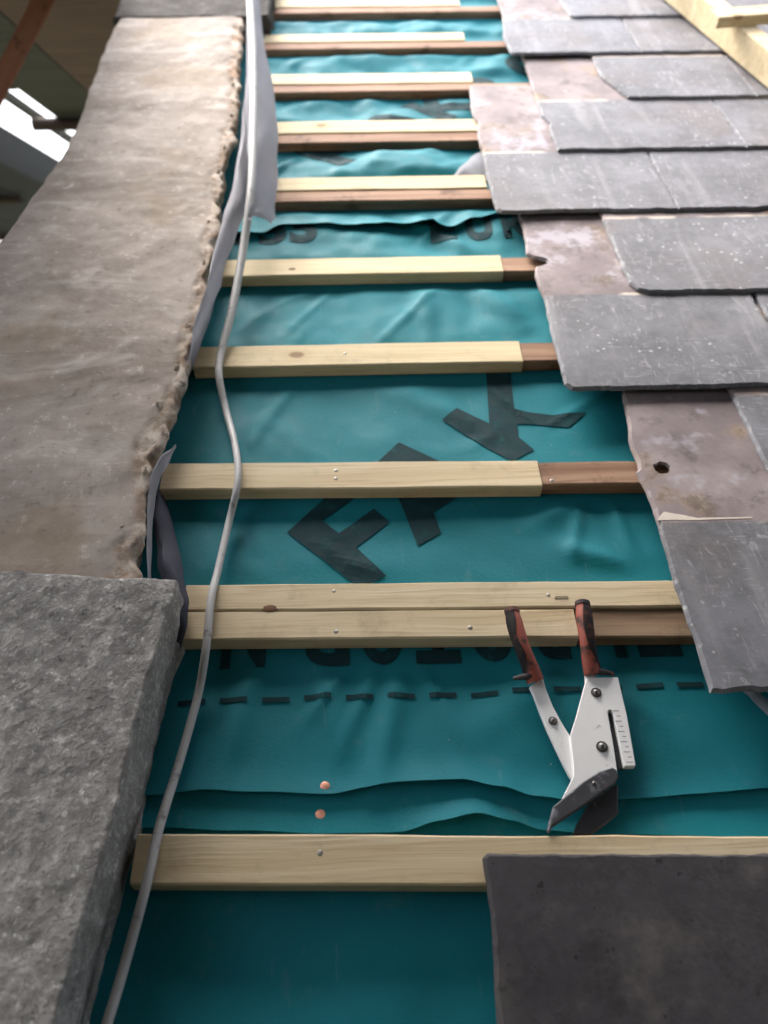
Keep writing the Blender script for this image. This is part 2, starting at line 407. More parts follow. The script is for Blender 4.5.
vb = at(500, 662, 0).y; pE = at(686, 667, 0).x
# upside-down line of print: letter tops point down the slope
bs = []
for i, ch in enumerate('EUROTOP N'):
    if ch == ' ': continue
    bs.append(letter(ch, (pE-.0592*(i if i < 8 else 7.5), vb+.080), Vector((-.047, 0)), Vector((0, -.080)), sC, rC, .03))
for b in bs: link('printed_letter', b, 'ink', rC)
bs = []
d0 = at(703, 685, 0)
dash = [(u, .0) for u in [d0.x-.0428*i for i in range(14)]]
for i, (u, _) in enumerate(dash):
    vv = d0.y-.004*math.sin(min(1, i/10)*math.pi*.6)+.0015*nz(i*.7, 2, 3)
    tl = .12*nz(i*1.3, 5, 1)
    rr = []; bm = bmesh.new()
    for k in range(5):
        x = u-.028+.028*k/4
        rr.append([bm.verts.new((x, vv+s*.0028+tl*(x-u), sC(x, vv)+.0011)) for s in (-1, 1)])
    grid_faces(bm, rr); link('printed_dash', bm, 'ink', rC)
# line of print on the sheet's upper border, right way up
bs = []
u35 = at(258, 247, .004); uE = at(432, 249, .004)
for ch, u in (('N', u35.x-.075), ('3', u35.x), ('5', u35.x+.052), ('E', uE.x), ('U', uE.x+.062), ('R', uE.x+.124), ('O', uE.x+.186)):
    bs.append(letter(ch, (u, u35.y+.006+.004*(u-u35.x)*10*.4), Vector((.046, 0)), Vector((0, .085)), sC, rC))
for b in bs: link('printed_letter', b, 'ink', rC)
big('FAKRO', Vector(at(340, 172).xy), sD, rD)

# grey folded edges of the sheets along the verge
def ribbon(name, left, right, par, mat='fold', k=6, label=None, crump=.004):
    Lp = spline([at(x, y, n) for x, y, n in left], k); Rp = spline([at(x, y, n) for x, y, n in right], k)
    m = max(len(Lp), len(Rp))
    def rs(P): return [P[min(len(P)-1, round(i*(len(P)-1)/(m-1)))] for i in range(m)]
    Lp, Rp = rs(Lp), rs(Rp); bm = bmesh.new(); rows = []
    for i in range(m):
        r = []
        for j in range(7):
            t = j/6; p = Lp[i].lerp(Rp[i], t); p = p+Vector((0, 0, crump*1.2*math.sin(math.pi*t)))
            p += Vector((nz(i*.23, t*2, 1), nz(i*.23, t*2, 5), nz(i*.31, t*2.5, 9)))*crump*.7
            r.append(bm.verts.new(p))
        rows.append(r)
    grid_faces(bm, rows)
    bmesh.ops.solidify(bm, geom=bm.faces[:], thickness=.0008)
    o = link(name, bm, mat, par, smooth=50)
    if label: o['label'] = label
    return o
ribbon('folded_edge', [(247, -30, .12), (247, 40, .115), (246, 110, .105), (248, 160, .10), (247, 205, .095), (251, 222, .085)],
       [(256, -30, .10), (264, 40, .075), (274, 95, .06), (278, 150, .05), (277, 205, .045), (271, 226, .05)], rD, label='pale lilac grey flap folded up against the stone beside the far battens', crump=.011)
ribbon('folded_edge', [(248, 60, .10), (243, 115, .095), (236, 170, .09), (221, 225, .085), (205, 285, .08), (193, 335, .07), (182, 380, .05), (172, 408, .01)],
       [(252, 60, .08), (251, 140, .075), (249, 190, .07), (240, 225, .06), (226, 268, .055), (214, 305, .045), (199, 350, .03), (176, 405, .006)], rC, label='long narrow grey flap tapering along the stone edge', crump=.008)
ribbon('folded_edge', [(176, 446, .055), (160, 458, .06), (150, 480, .06), (147, 520, .055), (147, 575, .05), (150, 600, .04)],
       [(176, 447, .053), (168, 464, .05), (158, 486, .045), (153, 520, .04), (152, 575, .035), (154, 600, .03)], rC, label='short pointed grey flap standing up beside the stone', crump=.003)
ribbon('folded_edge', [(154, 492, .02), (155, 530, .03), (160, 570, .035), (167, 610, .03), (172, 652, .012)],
       [(163, 494, .004), (175, 530, .012), (182, 570, .028), (189, 608, .036), (184, 648, .026)], rC, 'fold_shade', label='navy fold with shade in its colour, hanging over the end of the double batten', crump=.008)
ribbon('folded_edge', [(452, 178, .010), (462, 166, .014), (474, 155, .02), (492, 146, .028)], [(452, 180, .008), (470, 180, .008), (485, 180, .008), (496, 180, .010)], rD, label='small lilac fold turned back near the slates', crump=.004)
ribbon('folded_edge', [(740, 688, .012), (752, 700, .014), (775, 722, .02)], [(752, 684, .010), (762, 694, .010), (785, 712, .012)], rC, label='small grey corner folded out under the lowest slate', crump=.002)

# ------------------------------------------------------------------ battens
def beam_bm(u0, u1, v0, v1, n0, n1, wob=.0012, sl=0., seed=0, step=.03, bev=.0018):
    bm = bmesh.new(); k = max(3, int((u1-u0)/step)); rows = []
    for i in range(k+1):
        u = u0+(u1-u0)*i/k; s = sl*(u-u0)
        a, b, lo, hi = v0+s, v1+s, n0, n1
        def j(q): return wob*nz(u*9, q*3.3, seed*7.7)+wob*.5*nz(u*31, q*3.3, seed*3.1)
        prof = [(a, lo), (a+j(1), hi-bev), (a+bev+j(1), hi+j(3)*.5), (b-bev+j(2), hi+j(4)*.5), (b+j(2), hi-bev), (b, lo)]
        eu = 0
        rows.append([bm.verts.new((u+(0 if 0 < i < k else .0015*nz(q*5, seed, i)), p[0], p[1])) for q, p in enumerate(prof)])
    grid_faces(bm, rows, True); bm.faces.new(rows[0][::-1]); bm.faces.new(rows[-1])
    return bm
BSEED = [0]
def batten(u0, u1, v0, v1, mat, label, n1=.02, group='roofing battens', nails=(), sl=0., knots=()):
    BSEED[0] += 1
    r = root('roof_batten', ((u0+u1)/2, (v0+v1)/2, .002), label, 'batten', group)
    link('timber', beam_bm(u0, u1, v0, v1, .002, n1, seed=BSEED[0], sl=sl), mat, r, smooth=30)
    for x, y, kr in knots:
        c = at(x, y, n1); bm = bmesh.new(); dome(bm, (c.x, c.y, n1-.0002), kr*.6, .0007, 20)
        for q in bm.verts: q.co.x = c.x+(q.co.x-c.x)*1.9
        link('knot', bm, 'knot', r, smooth=60)
    for u, v in nails:
        bm = bmesh.new(); dome(bm, (u, v, n1-.0003), .0030, .0008); link('nail', bm, 'zinc', r, smooth=40)
    return r
def px(x, y, n=.02): return at(x, y, n)
p = px(320, 853)
def slope(x0, y0, x1, y1):
    a, b = at(x0, y0, .02), at(x1, y1, .02); return (b.y-a.y)/(b.x-a.x)
batten(-.212, .95, .226, .269, 'pine', 'long pale batten nearest the viewer, passing under the dark slate', .0205, nails=[(p.x, p.y), (p.x+.45, p.y-.02)], sl=slope(145, 833, 768, 835.5))
p = px(334, 592); q = px(336, 632)
SL1 = slope(187, 587, 680, 583)
batten(-.202, .80, .5065, .541, 'pine', 'upper pale batten of the touching pair above the slate cutter', .0215, nails=[(p.x, p.y), (px(548, 596).x, px(548, 596).y)], sl=SL1, knots=[(270, 608, .0085)])
e1 = px(577, 628).x
batten(-.200, e1, .469, .505, 'pine', 'lower pale batten of the touching pair, handles of the cutter lying on it', .021, nails=[(q.x, q.y), (px(470, 628).x, px(470, 628).y)], sl=SL1)
DV = SL1*(e1+.2)
batten(e1+.002, .95, .470+DV, .503+DV, 'greywood', 'short weathered grey brown batten end between the cutter handle and the slates', .018, sl=SL1)
p = px(336, 471); e2 = px(540, 475).x; SL2 = slope(165, 467, 645, 463); DV = SL2*(e2+.253)
batten(-.253, e2, .684, .729, 'pine', 'pale batten crossing the large black printed letters', .021, nails=[(p.x, p.y), (px(336, 476).x, px(336, 479).y)], sl=SL2)
batten(e2+.001, .95, .688+DV, .727+DV, 'oldwood', 'reddish brown old batten butting the pale batten across the printed letters', .0195, nails=[(px(552, 480).x, px(552, 480).y)], sl=SL2)
e3 = px(522, 357).x
batten(-.239, e3, .912, .960, 'pine_b', 'pale batten just above the printed letters, ending left of the widest speckled slate', .021, nails=[(px(345, 352).x, px(345, 354).y)], knots=[])
batten(e3+.001, 1.1, .915, .957, 'oldwood', 'short orange brown old batten end beside the widest speckled slate', .0195)
e4 = px(502, 265).x
batten(-.245, e4, 1.134, 1.181, 'pine_b', 'pale batten just below the crumpled overlap of the far membrane sheet', .021, knots=[(292, 269, .006)])
batten(e4+.001, 1.2, 1.136, 1.176, 'oldwood', 'splintered brown old batten end below the crumpled overlap', .0195)
PAIRS = [(487, 177, 190, 'first pair beyond the crumpled overlap'), (480, 121, 133, 'second pair beyond the crumpled overlap'), (473, 74, 84, 'third pair beyond the crumpled overlap'),
         (465, 34, 42, 'second farthest pair'), (460, -1, 7, 'farthest pair at the top')]
for i, (xe, ya, yb, nm) in enumerate(PAIRS):
    a = px(400, ya).y; b = px(400, yb).y; ue = px(xe, yb).x
    batten(-.215, ue, b, a, 'pine_b', 'pale new batten of the '+nm, .0225)
    batten(-.215, 1.35, b-.036, b-.0015, 'oldwood', 'brown old batten of the '+nm, .0205)
batten(-.22, 1.35, 2.47, 2.515, 'oldwood', 'brown old batten beyond the top edge of the picture', .02)
# staple in the upper batten of the pair
r = root('wire_staple', px(565, 599, .0215), 'tiny bright wire staple in the pale batten between the cutter handles', 'staple')
bm = bmesh.new(); c = px(562, 600, .0222)
tube(bm, [c+Vector((-.007, .003, 0)), c+Vector((-.006, .0045, .0004)), c+Vector((.006, .0045, .0004)), c+Vector((.007, .003, 0))], .0006, 6)
link('wire', bm, 'zinc', r)
for (x, y, lb) in ((325, 786, 'copper nail head above the wavy edge of the wide membrane sheet'), (320, 812, 'copper nail head in the narrow membrane strip above the lowest batten')):
    c = at(x, y, .004); bm = bmesh.new(); s = sC if y < 800 else sB
    c.z = s(c.x, c.y)+.0002
    dome(bm, c, .0047, .0007); o = link('copper_nail', bm, 'copper', org=c, smooth=40); tag(o, lb, 'nail', 'copper nails in the membrane')

# ------------------------------------------------------------------ slates
TS, ST = .0068, .0056
def slate(name_l, uL, uR, vt, L=.53, left=None, poly=None, hole=None, mat='slate', seed=0, base=.021, rake=None, rough=1.):
    vh = vt+L
    if poly is None:
        lf = left or [(uL, vt), (uL, vh)]
        poly = [(uR, vt), (uR, vh)]+[(u, v) for u, v in reversed(lf)]
    pts = []
    for i in range(len(poly)):
        a = Vector(poly[i]); b = Vector(poly[(i+1) % len(poly)]); k = max(1, int((b-a).length/.006))
        d = (b-a).normalized(); nn = Vector((-d.y, d.x)); tail = abs(d.x) > .7 and a.y < vt+.1
        for j in range(k):
            q = a.lerp(b, j/k); am = (.0024 if tail else .0014)*rough
            if j == 0: am *= .3
            q = q+nn*(am*(nz(q.x*38, q.y*38, seed*3.3)+.9*nz(q.x*110, q.y*110, seed*1.7)+.7*min(0, nz(q.x*20, q.y*20, seed*5.1))*2))
            pts.append((q.x, q.y))
    rk = TS/.22 if rake is None else rake
    lo = lambda u, v: base+rk*(vh-v)
    org = (uL, vt, lo(uL, vt))
    bm = bmesh.new(); n = len(pts)
    rings = []
    for d, h, jt in ((.0, 0, 0), (.0005, .35, .0009), (.0014, .6, .0016), (.0034, 1., .0022)):
        ip = inset(pts, d) if d else pts
        rings.append([bm.verts.new((q[0]+jt*nz(q[0]*90, q[1]*90, h*9+seed), q[1]+jt*nz(q[0]*90, q[1]*90, h*5+seed+40), lo(*q)+h*ST)) for q in ip])
    grid_faces(bm, rings, True)
    hr = None
    if hole:
        hr = [[bm.verts.new((q[0], q[1], lo(*q)+h*ST)) for q in hole] for h in (0, 1)]
        grid_faces(bm, hr, True)
    def cap(ring, hring):
        es = []
        for rg in [ring]+([hring] if hring else []):
            for i in range(len(rg)):
                e = bm.edges.get((rg[i], rg[(i+1) % len(rg)])); es.append(e)
        bmesh.ops.triangle_fill(bm, edges=es, use_beauty=True)
    cap(rings[-1], hr[1] if hr else None); cap(rings[0], hr[0] if hr else None)
    return org, bm
GS = 'roof slates'
SEED = [0]
def put_slate(label, *a, mat='slate', group=GS, **k):
    SEED[0] += 1
    org, bm = slate(label, *a, seed=SEED[0], mat=mat, **k)
    o = link('roof_slate', bm, mat, org=org, smooth=9)
    ORI[o.name] = Vector(org); return tag(o, label, 'slate', group)
hp = [at(x, y, .036) for x, y in ((653, 463), (657, 462), (660, 459.5), (667, 461), (670.5, 464.5), (671, 468), (668, 472), (661, 472.5), (656, 469.5))]
lf0 = [(.331, .382), (.333, .45), (.332, .52), (.335, .60), (.333, .66), (.329, .685), (.3335, .69), (.335, .70), (.333, .73), (.343, .80), (.349, .84), (.352, .91)]
s0 = put_slate('lowest laid slate, purple brown upper half with a round hole', .331, .655, .382, left=lf0, hole=[(q.x, q.y) for q in hp])
bm = bmesh.new(); q0 = [at(x, y, .045) for x, y in ((659.5, 515.5), (662, 511), (666, 506.5), (674, 508), (686, 510), (700, 513), (722, 512.5), (755, 512), (755, 513.5), (722, 514.5), (700, 515.5), (675, 515.2))]
lz = lambda u, v: .021+TS/.22*(.912-v)+ST
prism(bm, [(p.x, p.y) for p in q0], lambda u, v: lz(u, v)-.001, lambda u, v: lz(u, v)+.0004, .0003)
o = link('fresh_break', bm, 'cream', s0); o['label'] = 'cream coloured fresh flake along the weathering line'
put_slate('dark slate cut by the right picture edge beside the slate with the round hole', .487, .80, .597)
put_slate('wide grey slate with scattered white lichen spots, above the slate with the hole', .267, .585, .829, left=[(.275, .829), (.267, .84), (.268, .95), (.272, 1.04), (.268, 1.10), (.273, 1.13), (.294, 1.139), (.292, 1.148), (.274, 1.155), (.264, 1.168), (.268, 1.21), (.27, 1.36)])
put_slate('grey slate with a rounded lower left corner beside the square purple brown patch', .404, .72, 1.043, left=[(.43, 1.043), (.414, 1.05), (.405, 1.07), (.404, 1.25), (.404, 1.573)])
put_slate('leftmost grey slate with a pale pink upper half reaching over the batten ends', .23, .535, 1.277, left=[(.236, 1.277), (.228, 1.286), (.226, 1.40), (.229, 1.50), (.229, 1.60), (.2335, 1.62), (.2345, 1.635), (.229, 1.66), (.229, 1.72), (.236, 1.80), (.237, 1.815)])
put_slate('grey slate right of the leftmost slate, joint slanting between them', .5345, .86, 1.277)
put_slate('grey speckled slate with a cream edged pale upper half, under the broken cornered slate', .367, .719, 1.491, left=[(.367, 1.491), (.366, 1.58), (.372, 1.61), (.361, 1.65), (.363, 1.75), (.367, 1.9), (.367, 2.0)])
put_slate('small visible slate at the right edge below the timber rail, its left side chipped', .7185, 1.04, 1.491)
b0 = at(593, 53, .045); b1 = at(601, 72, .045)
put_slate('grey slate with its lower left corner broken off diagonally', .549, .808, 1.707, left=[(.552, 1.707), (.545, 1.712), (b1.x, b1.y), (b0.x, b0.y), (.50, 2.236)])
put_slate('dark slate corner showing under the diagonal timber rail', .8075, 1.12, 1.707)
put_slate('broad grey slate touching the ends of the far battens', .335, .628, 1.935, left=[(.343, 1.935), (.337, 1.945), (.335, 2.05), (.345, 2.13), (.352, 2.2), (.356, 2.45)])
put_slate('grey slate running under the timber rail in the second highest course', .6275, .95, 1.935)
put_slate('highest grey slate, cut by the top of the picture left of the timber rail', .505, .786, 2.149, left=[(.515, 2.149), (.507, 2.157), (.50, 2.3), (.498, 2.679)])
put_slate('grey slate behind the timber rail at the top right corner', .7855, 1.10, 2.149)
put_slate('dark slate glimpsed right of the timber rung', .955, 1.27, 1.935)
for a, b, v in ((.66, .98, .382), (.59, .905, .829), (.725, 1.04, 1.043), (.865, 1.18, 1.277), (.36, .66, 2.365), (.665, 1.0, 2.365)):
    put_slate('grey slate just past the picture edge, carrying on its course', a, b, v)
c0 = at(484, 851, .03); c1 = at(498, 1024, .03)
poly = [(.62, -.25), (.62, at(768, 856, .03).y-.002), (at(690, 853, .03).x, at(690, 852, .03).y), (c0.x+.003, c0.y), (c0.x-.001, c0.y-.004), (c0.x+.001, c0.y-.05), (c1.x-.0, c1.y), (c1.x+.003, -.25)]
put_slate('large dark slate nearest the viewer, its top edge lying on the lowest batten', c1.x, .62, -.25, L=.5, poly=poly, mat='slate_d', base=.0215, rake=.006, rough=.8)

# ------------------------------------------------------------------ verge stones
def stone_bm(rows_uv, H, depth_l, depth_r, am, nt=44, ns=10, rnd=.008, seed=0., redge=0., fine=.38, under=0.):
    """rows_uv: list of (v, uL, uR); a long displaced block"""
    bm = bmesh.new(); rows = []; lay = bm.verts.layers.float.new('edge')
    for (v, uL, uR, h) in rows_uv:
        prof = []
        for k in range(ns): prof.append((uL, -depth_l+(h-rnd+depth_l)*k/(ns-1)))
        for k in range(1, 4): a = math.pi/2*k/4; prof.append((uL+rnd*(1-math.cos(a)), h-rnd+rnd*math.sin(a)))
        for k in range(nt+1): prof.append((uL+rnd+(uR-uL-2*rnd)*k/nt, h))
        for k in range(1, 4): a = math.pi/2*k/4; prof.append((uR-rnd+rnd*math.sin(a), h-rnd+rnd*math.cos(a)))
        for k in range(ns): prof.append((uR-under*min(1, k/(ns-1)*2.2), h-rnd-(h-rnd+depth_r)*k/(ns-1)))
        r = []
        for (u, n) in prof:
            q = Vector((u, v, n))
            d = am*(nz(u*9, v*9, n*9+seed)+.6*nz(u*24, v*24, n*24+seed)+fine*nz(u*62, v*62, n*62+seed)*.7+(.35*nz(u*120, v*120, n*120+seed) if fine > .5 else 0))
            e = max(0, 1-abs(u-uR)/.03)*redge
            e2 = max(0, 1-abs(u-uL)/.02)*redge*.35
            dx = e*(nz(u*12, v*21, n*30+seed)+.8*nz(u*20, v*52, n*60+seed))-e2*(nz(3, v*24, n*20+seed))
            dn = d-abs(e)*.5*max(0, nz(u*30, v*34, seed+9))
            nl = 1 if uL+rnd < u < uR-rnd else .5
            ez = max(0, min(1, (u-uR+.024+.014*nz(v*9, 1, seed)+.010*nz(v*31, 2, seed))/.008)) if redge > .005 else 0
            dn += ez*(0.0026*(nz(u*38, v*38, 3)+.9*nz(u*110, v*110, 7)+.6*nz(u*200, v*200, 2))-.002)
            r.append(bm.verts.new((u+dx+(0 if nl == 1 else d*.8*(1 if u > (uL+uR)/2 else -1)), v+.2*d, n+dn*nl)))
            r[-1][lay] = ez
        rows.append(r)
    grid_faces(bm, rows)
    bm.faces.new(rows[0][::-1]); bm.faces.new(rows[-1])
    return bm
HB = .062
R_ = sorted((p.y, p.x) for p in (at(x, y, HB) for x, y in [(244, 17), (240, 60), (238, 100), (232, 140), (225, 180), (217, 235), (210, 280), (200, 325), (188, 365), (176, 400), (165, 428), (154, 455), (148, 490), (140, 535), (134, 572)]))
L_ = sorted((p.y, p.x) for p in (at(x, y, HB) for x, y in [(119, 17), (106, 40), (92, 78), (84, 105), (66, 145), (44, 178), (20, 212), (0, 240)]))
L_ = [(.3, -.585)]+L_
def ip(T, v): return lerp_poly(T, v)
rows = []; v = .500
while v <= R_[-1][0]:
    rows.append((v, ip(L_, v), ip(R_, v), HB)); v += .006
cop = root('coping_stone', (-.4, 1.3, -.05), 'long brown weathered coping stone with a ragged right edge, beside the battens', 'coping stone', 'coping stones along the verge')
link('stone', stone_bm(rows, HB, .10, .06, .0032, seed=2, redge=.010, nt=84, under=.022), 'coping', cop, smooth=60)
vf = R_[-1][0]
rows = [(vf+.004+.0085*k, -.56, -.20, HB+.004) for k in range(70)]
o = link('coping_stone', stone_bm(rows, HB, .10, .06, .004, seed=20, redge=.01, nt=36), 'darkstone', org=(-.4, vf+.3, -.05), smooth=60)
tag(o, 'dark coping stone at the very top beyond the long brown one', 'coping stone', 'coping stones along the verge')
# broken mortar along the brown stone's right edge
for i in range(16):
    v = .60+.09*i+random.uniform(-.03, .03)
    if v > 2.02: break
    u = ip(R_, v)-random.uniform(.002, .022); bm = bmesh.new()
    bmesh.ops.create_icosphere(bm, subdivisions=2, radius=1)
    k = random.uniform(.2, .5); sx, sy, sz = .011*k, random.uniform(.012, .028)*k, random.uniform(.005, .008)*(.5+k)
    for q in bm.verts:
        c = q.co.copy(); f = 1+.6*nz(c.x*1.3+i*3, c.y*1.3, c.z*1.3)+.25*nz(c.x*3, c.y*3+i, c.z*3)+.3*nz(c.x*8, c.y*8+i, c.z*8)
        q.co = Vector((u+c.x*sx*f, v+c.y*sy*f, HB-.004+c.z*sz*f))
    link('mortar_lump', bm, 'mortar', cop)
HG = .078
g0 = [at(172, 577, HG), at(120, 767, HG), at(50, 1020, HG)]
def gu(v):
    return lerp_poly([(g0[2].y, g0[2].x+.004), (g0[1].y, g0[1].x+.004), (g0[0].y, g0[0].x+.004)], v)
rows = []; v = -.30; vend = g0[0].y
while v < vend:
    e = max(0, 1-(vend-v)/.007); rows.append((v, -.60, gu(v)-.002*e*e, HG-.004*e*e)); v += .0045
rows.append((vend+.002, -.597, gu(vend)-.003, HG-.012))
bm = stone_bm(rows, HG, .10, .05, .0031, nt=116, ns=20, rnd=.003, seed=33, redge=.002, fine=1.)
# the far end leans slightly: its left side reaches further up the slope
for q in bm.verts:
    if q.co.y > vend-.15: q.co.y += (q.co.y-vend+.15)/.15*max(0, -(q.co.x-g0[0].x))*.10
o = link('coping_stone', bm, 'granite', org=(-.4, .1, -.05), smooth=60)
tag(o, 'rough grey granite block with a squared edge in the lower left corner', 'coping stone', 'coping stones along the verge')

# ------------------------------------------------------------------ cable
cp = [(249, -40, .15), (250, 0, .145), (253, 60, .135), (253, 130, .12), (251, 190, .10), (243, 250, .062), (232, 310, .04), (221, 352, .029), (219, 376, .027), (226, 410, .013), (234, 440, .02), (238, 468, .028), (236, 492, .027),
      (229, 522, .014), (218, 570, .02), (211, 600, .029), (206, 648, .028), (198, 695, .012), (180, 760, .012), (160, 825, .024), (146, 886, .029), (126, 960, .02), (107, 1024, .02), (86, 1090, .02)]
bm = bmesh.new()
tube(bm, spline([at(x, y, n) for x, y, n in cp], 10), lambda t: .0043+.0040*max(0, 1-t*2.3), 16)
o = link('electric_cable', bm, 'cable', org=(-.2, .9, .05), smooth=60)
tag(o, 'thin grey cable snaking down over the batten ends beside the stones', 'cable')

# ------------------------------------------------------------------ slate cutter
ZX = lambda x, y: (480+x/4.096, 590+y/4.096)
def zp(pts, n): return [tuple(at(*ZX(x, y), n).xy) for x, y in pts]
cut = root('slate_cutter', (*at(600, 720, .01).xy, .008), 'hand slate cutter with worn red and black grips, white body and dark blades', 'cutter')
body = [(437, 357), (566, 356), (603, 515), (638, 716), (634, 721), (592, 722), (586, 700), (545, 500), (538, 491), (528, 492), (524, 502), (548, 640), (566, 765), (500, 800), (400, 880), (330, 866), (352, 822), (383, 760), (380, 700), (369, 596), (396, 512)]
bm = bmesh.new(); prism(bm, zp(body, .019), .0125, .019, .0008); link('body_plate', bm, 'white', cut, smooth=25)
lev = [(205, 390), (258, 352), (272, 400), (300, 470), (335, 535), (372, 594), (380, 650), (382, 715), (383, 775), (366, 752), (325, 670), (278, 570), (245, 490), (222, 425)]
bm = bmesh.new(); prism(bm, zp(lev, .017), .0095, .0145, .0008); link('lever', bm, 'white', cut, smooth=25)
bm = bmesh.new(); prism(bm, zp([(430, 330), (470, 330), (480, 375), (432, 375)], .016), .0115, .016, .0006); link('tang', bm, 'white', cut)
b1p = [(300, 885), (345, 848), (420, 785), (490, 740), (545, 725), (560, 735), (569, 765), (556, 790), (440, 872), (300, 966), (284, 990), (276, 985), (285, 940)]
bm = bmesh.new(); prism(bm, zp(b1p, .0235), .0192, .0235, .0014)
link('blade', bm, 'steel', cut, smooth=20)
b2p = [(445, 872), (558, 795), (566, 800), (567, 912), (520, 955), (455, 1000), (380, 998), (400, 950)]
bm = bmesh.new(); prism(bm, zp(b2p, .0122), .0075, .0122, .0014); link('blade', bm, 'steel', cut, smooth=20)
bm = bmesh.new(); prism(bm, zp([(522, 500), (548, 496), (604, 724), (590, 730), (566, 735)], .0125), .009, .0124, .0006); link('slot_stop', bm, 'steel', cut)
for (x, y, n, r, h) in ((475, 421, .019, .0052, .003), (298, 537, .0145, .0044, .003), (499, 643, .019, .0056, .0032), (468, 793, .0235, .0036, .0016)):
    c = at(*ZX(x, y), n); bm = bmesh.new()
    if h > .002: tube(bm, [(c.x, c.y, n), (c.x, c.y, n+.0009)], r, 20, upv=Vector((0, 1, 0)))
    dome(bm, (c.x, c.y, n+(.0008 if h > .002 else 0)), r*.72, h); link('rivet', bm, 'rivet', cut, smooth=35)
bm = bmesh.new()
for i in range(11):
    t = i/10; xr = 572+(630-572)*t; y = 495+(705-495)*t; ln = 30 if i % 2 == 0 else 18
    q = [at(*ZX(a, b), .0193) for a, b in ((xr-ln, y-1.3), (xr-3, y-1.3), (xr-3, y+1.3), (xr-ln, y+1.3))]
    bm.faces.new([bm.verts.new(k) for k in q])
link('scale_marks', bm, 'mark', cut)
def grip(pth, rad, red_range, tip, flange):
    P = spline([at(*ZX(x, y), n) for x, y, n in pth], 10); n = len(P)
    rr = lambda t: rad*(1.0-.10*math.exp(-((t-.04)/.05)**2)+.07*math.sin(t*9)*.5+.14*max(0, t-.75)*2)
    bm = bmesh.new(); tube(bm, P, rr, 20, .82); g = link('grip', bm, 'red', cut, smooth=50)
    # black pad: a slightly proud shell over part of the circumference
    bm = bmesh.new(); rows = []
    for i in range(n):
        t = i/(n-1)
        if t > .93: break
        T = (P[min(i+1, n-1)]-P[max(i-1, 0)]).normalized(); s = T.cross(Vector((0, 0, 1))).normalized(); w = s.cross(T)
        a0, a1 = red_range(t); r = rr(t)*1.07
        rows.append([bm.verts.new(P[i]+s*(r*math.cos(a))+w*(r*.82*math.sin(a))) for a in (a0+(a1-a0)*k/14 for k in range(15))])
    grid_faces(bm, rows); bmesh.ops.solidify(bm, geom=bm.faces[:], thickness=-.0006)
    link('grip_pad', bm, 'black', cut, smooth=50)
    bm = bmesh.new(); tube(bm, [P[0]-(P[1]-P[0]).normalized()*.003, P[0]-(P[1]-P[0]).normalized()*.0022, P[0]+(P[1]-P[0]).normalized()*.002], lambda t: rad*(.7+.3*min(1, t*2)), 18, .85)
    link('end_cap', bm, 'black', cut, smooth=40)
    bm = bmesh.new(); F = spline([at(*ZX(x, y), n) for x, y, n in flange], 6); tube(bm, F, lambda t: .0036*(1-.45*abs(2*t-1)), 12, .8); link('finger_guard', bm, 'black', cut, smooth=50)
D = math.radians
# angle 0 = to the right of travel (travel runs down the picture, so that is picture left), 90 = away from the roof
grip([(131, 88, .034), (152, 170, .033), (178, 245, .030), (204, 310, .024), (228, 375, .017)], .0082, lambda t: (D(-45), D(88-34*t-45*max(0, t-.62)*2.2+10*math.sin(t*14))), None,
     [(138, 362, .018), (165, 358, .021), (205, 350, .024), (236, 330, .022)])
grip([(420, 58, .034), (430, 140, .033), (441, 220, .030), (450, 285, .024), (462, 345, .018)], .0082, lambda t: (D(98-30*math.exp(-((t-.3)/.3)**2)+66*max(0, t-.55)*2.0), D(232)), None,
     [(445, 335, .018), (480, 335, .022), (520, 338, .021), (546, 345, .017)])

# ------------------------------------------------------------------ timber roof ladder at the top right
lr = root('roof_ladder', (.85, 1.95, .05), 'pale new timber roof ladder lying across the slates in the top right corner', 'ladder')
A = at(665, 0, .047); B = at(768, 88, .047); d = (B-A).normalized(); A2 = A-d*1.2; B2 = B+d*.55; sd = Vector((-d.y, d.x, 0))
if sd.x < 0: sd = -sd
def bar(bm, a, b, side, w, h0, h1, bev=.002):
    k = 14; rows = []
    for i in range(k+1):
        p = a.lerp(b, i/k)
        rows.append([bm.verts.new((p.x+side.x*s+.0008*nz(i*.9, s*60, h*50), p.y+side.y*s, h+.0006*nz(i*.7, s*50, h*60))) for s, h in ((0, h0), (0, h1-bev), (bev, h1), (w-bev, h1), (w, h1-bev), (w, h0))])
    grid_faces(bm, rows, True); bm.faces.new(rows[0][::-1]); bm.faces.new(rows[-1])
bm = bmesh.new(); bar(bm, A2, B2, sd, .040, .047, .105); link('side_rail', bm, 'pine_b', lr, smooth=30)
bm = bmesh.new(); bar(bm, A2+sd*.42, B2+sd*.42, sd, .040, .047, .105); link('side_rail', bm, 'pine_b', lr, smooth=30)
rc = at(716, 28, .107)
for k in range(3):
    c = rc+d*(-.0+(-.32)*k) if k < 2 else rc+d*.32
    a = Vector((c.x, c.y, 0)); bm = bmesh.new(); bar(bm, a, a+sd*.455, Vector((-d.x, -d.y, 0)), .05, .1055, .127)
    link('rung', bm, 'pine_b', lr, smooth=30)

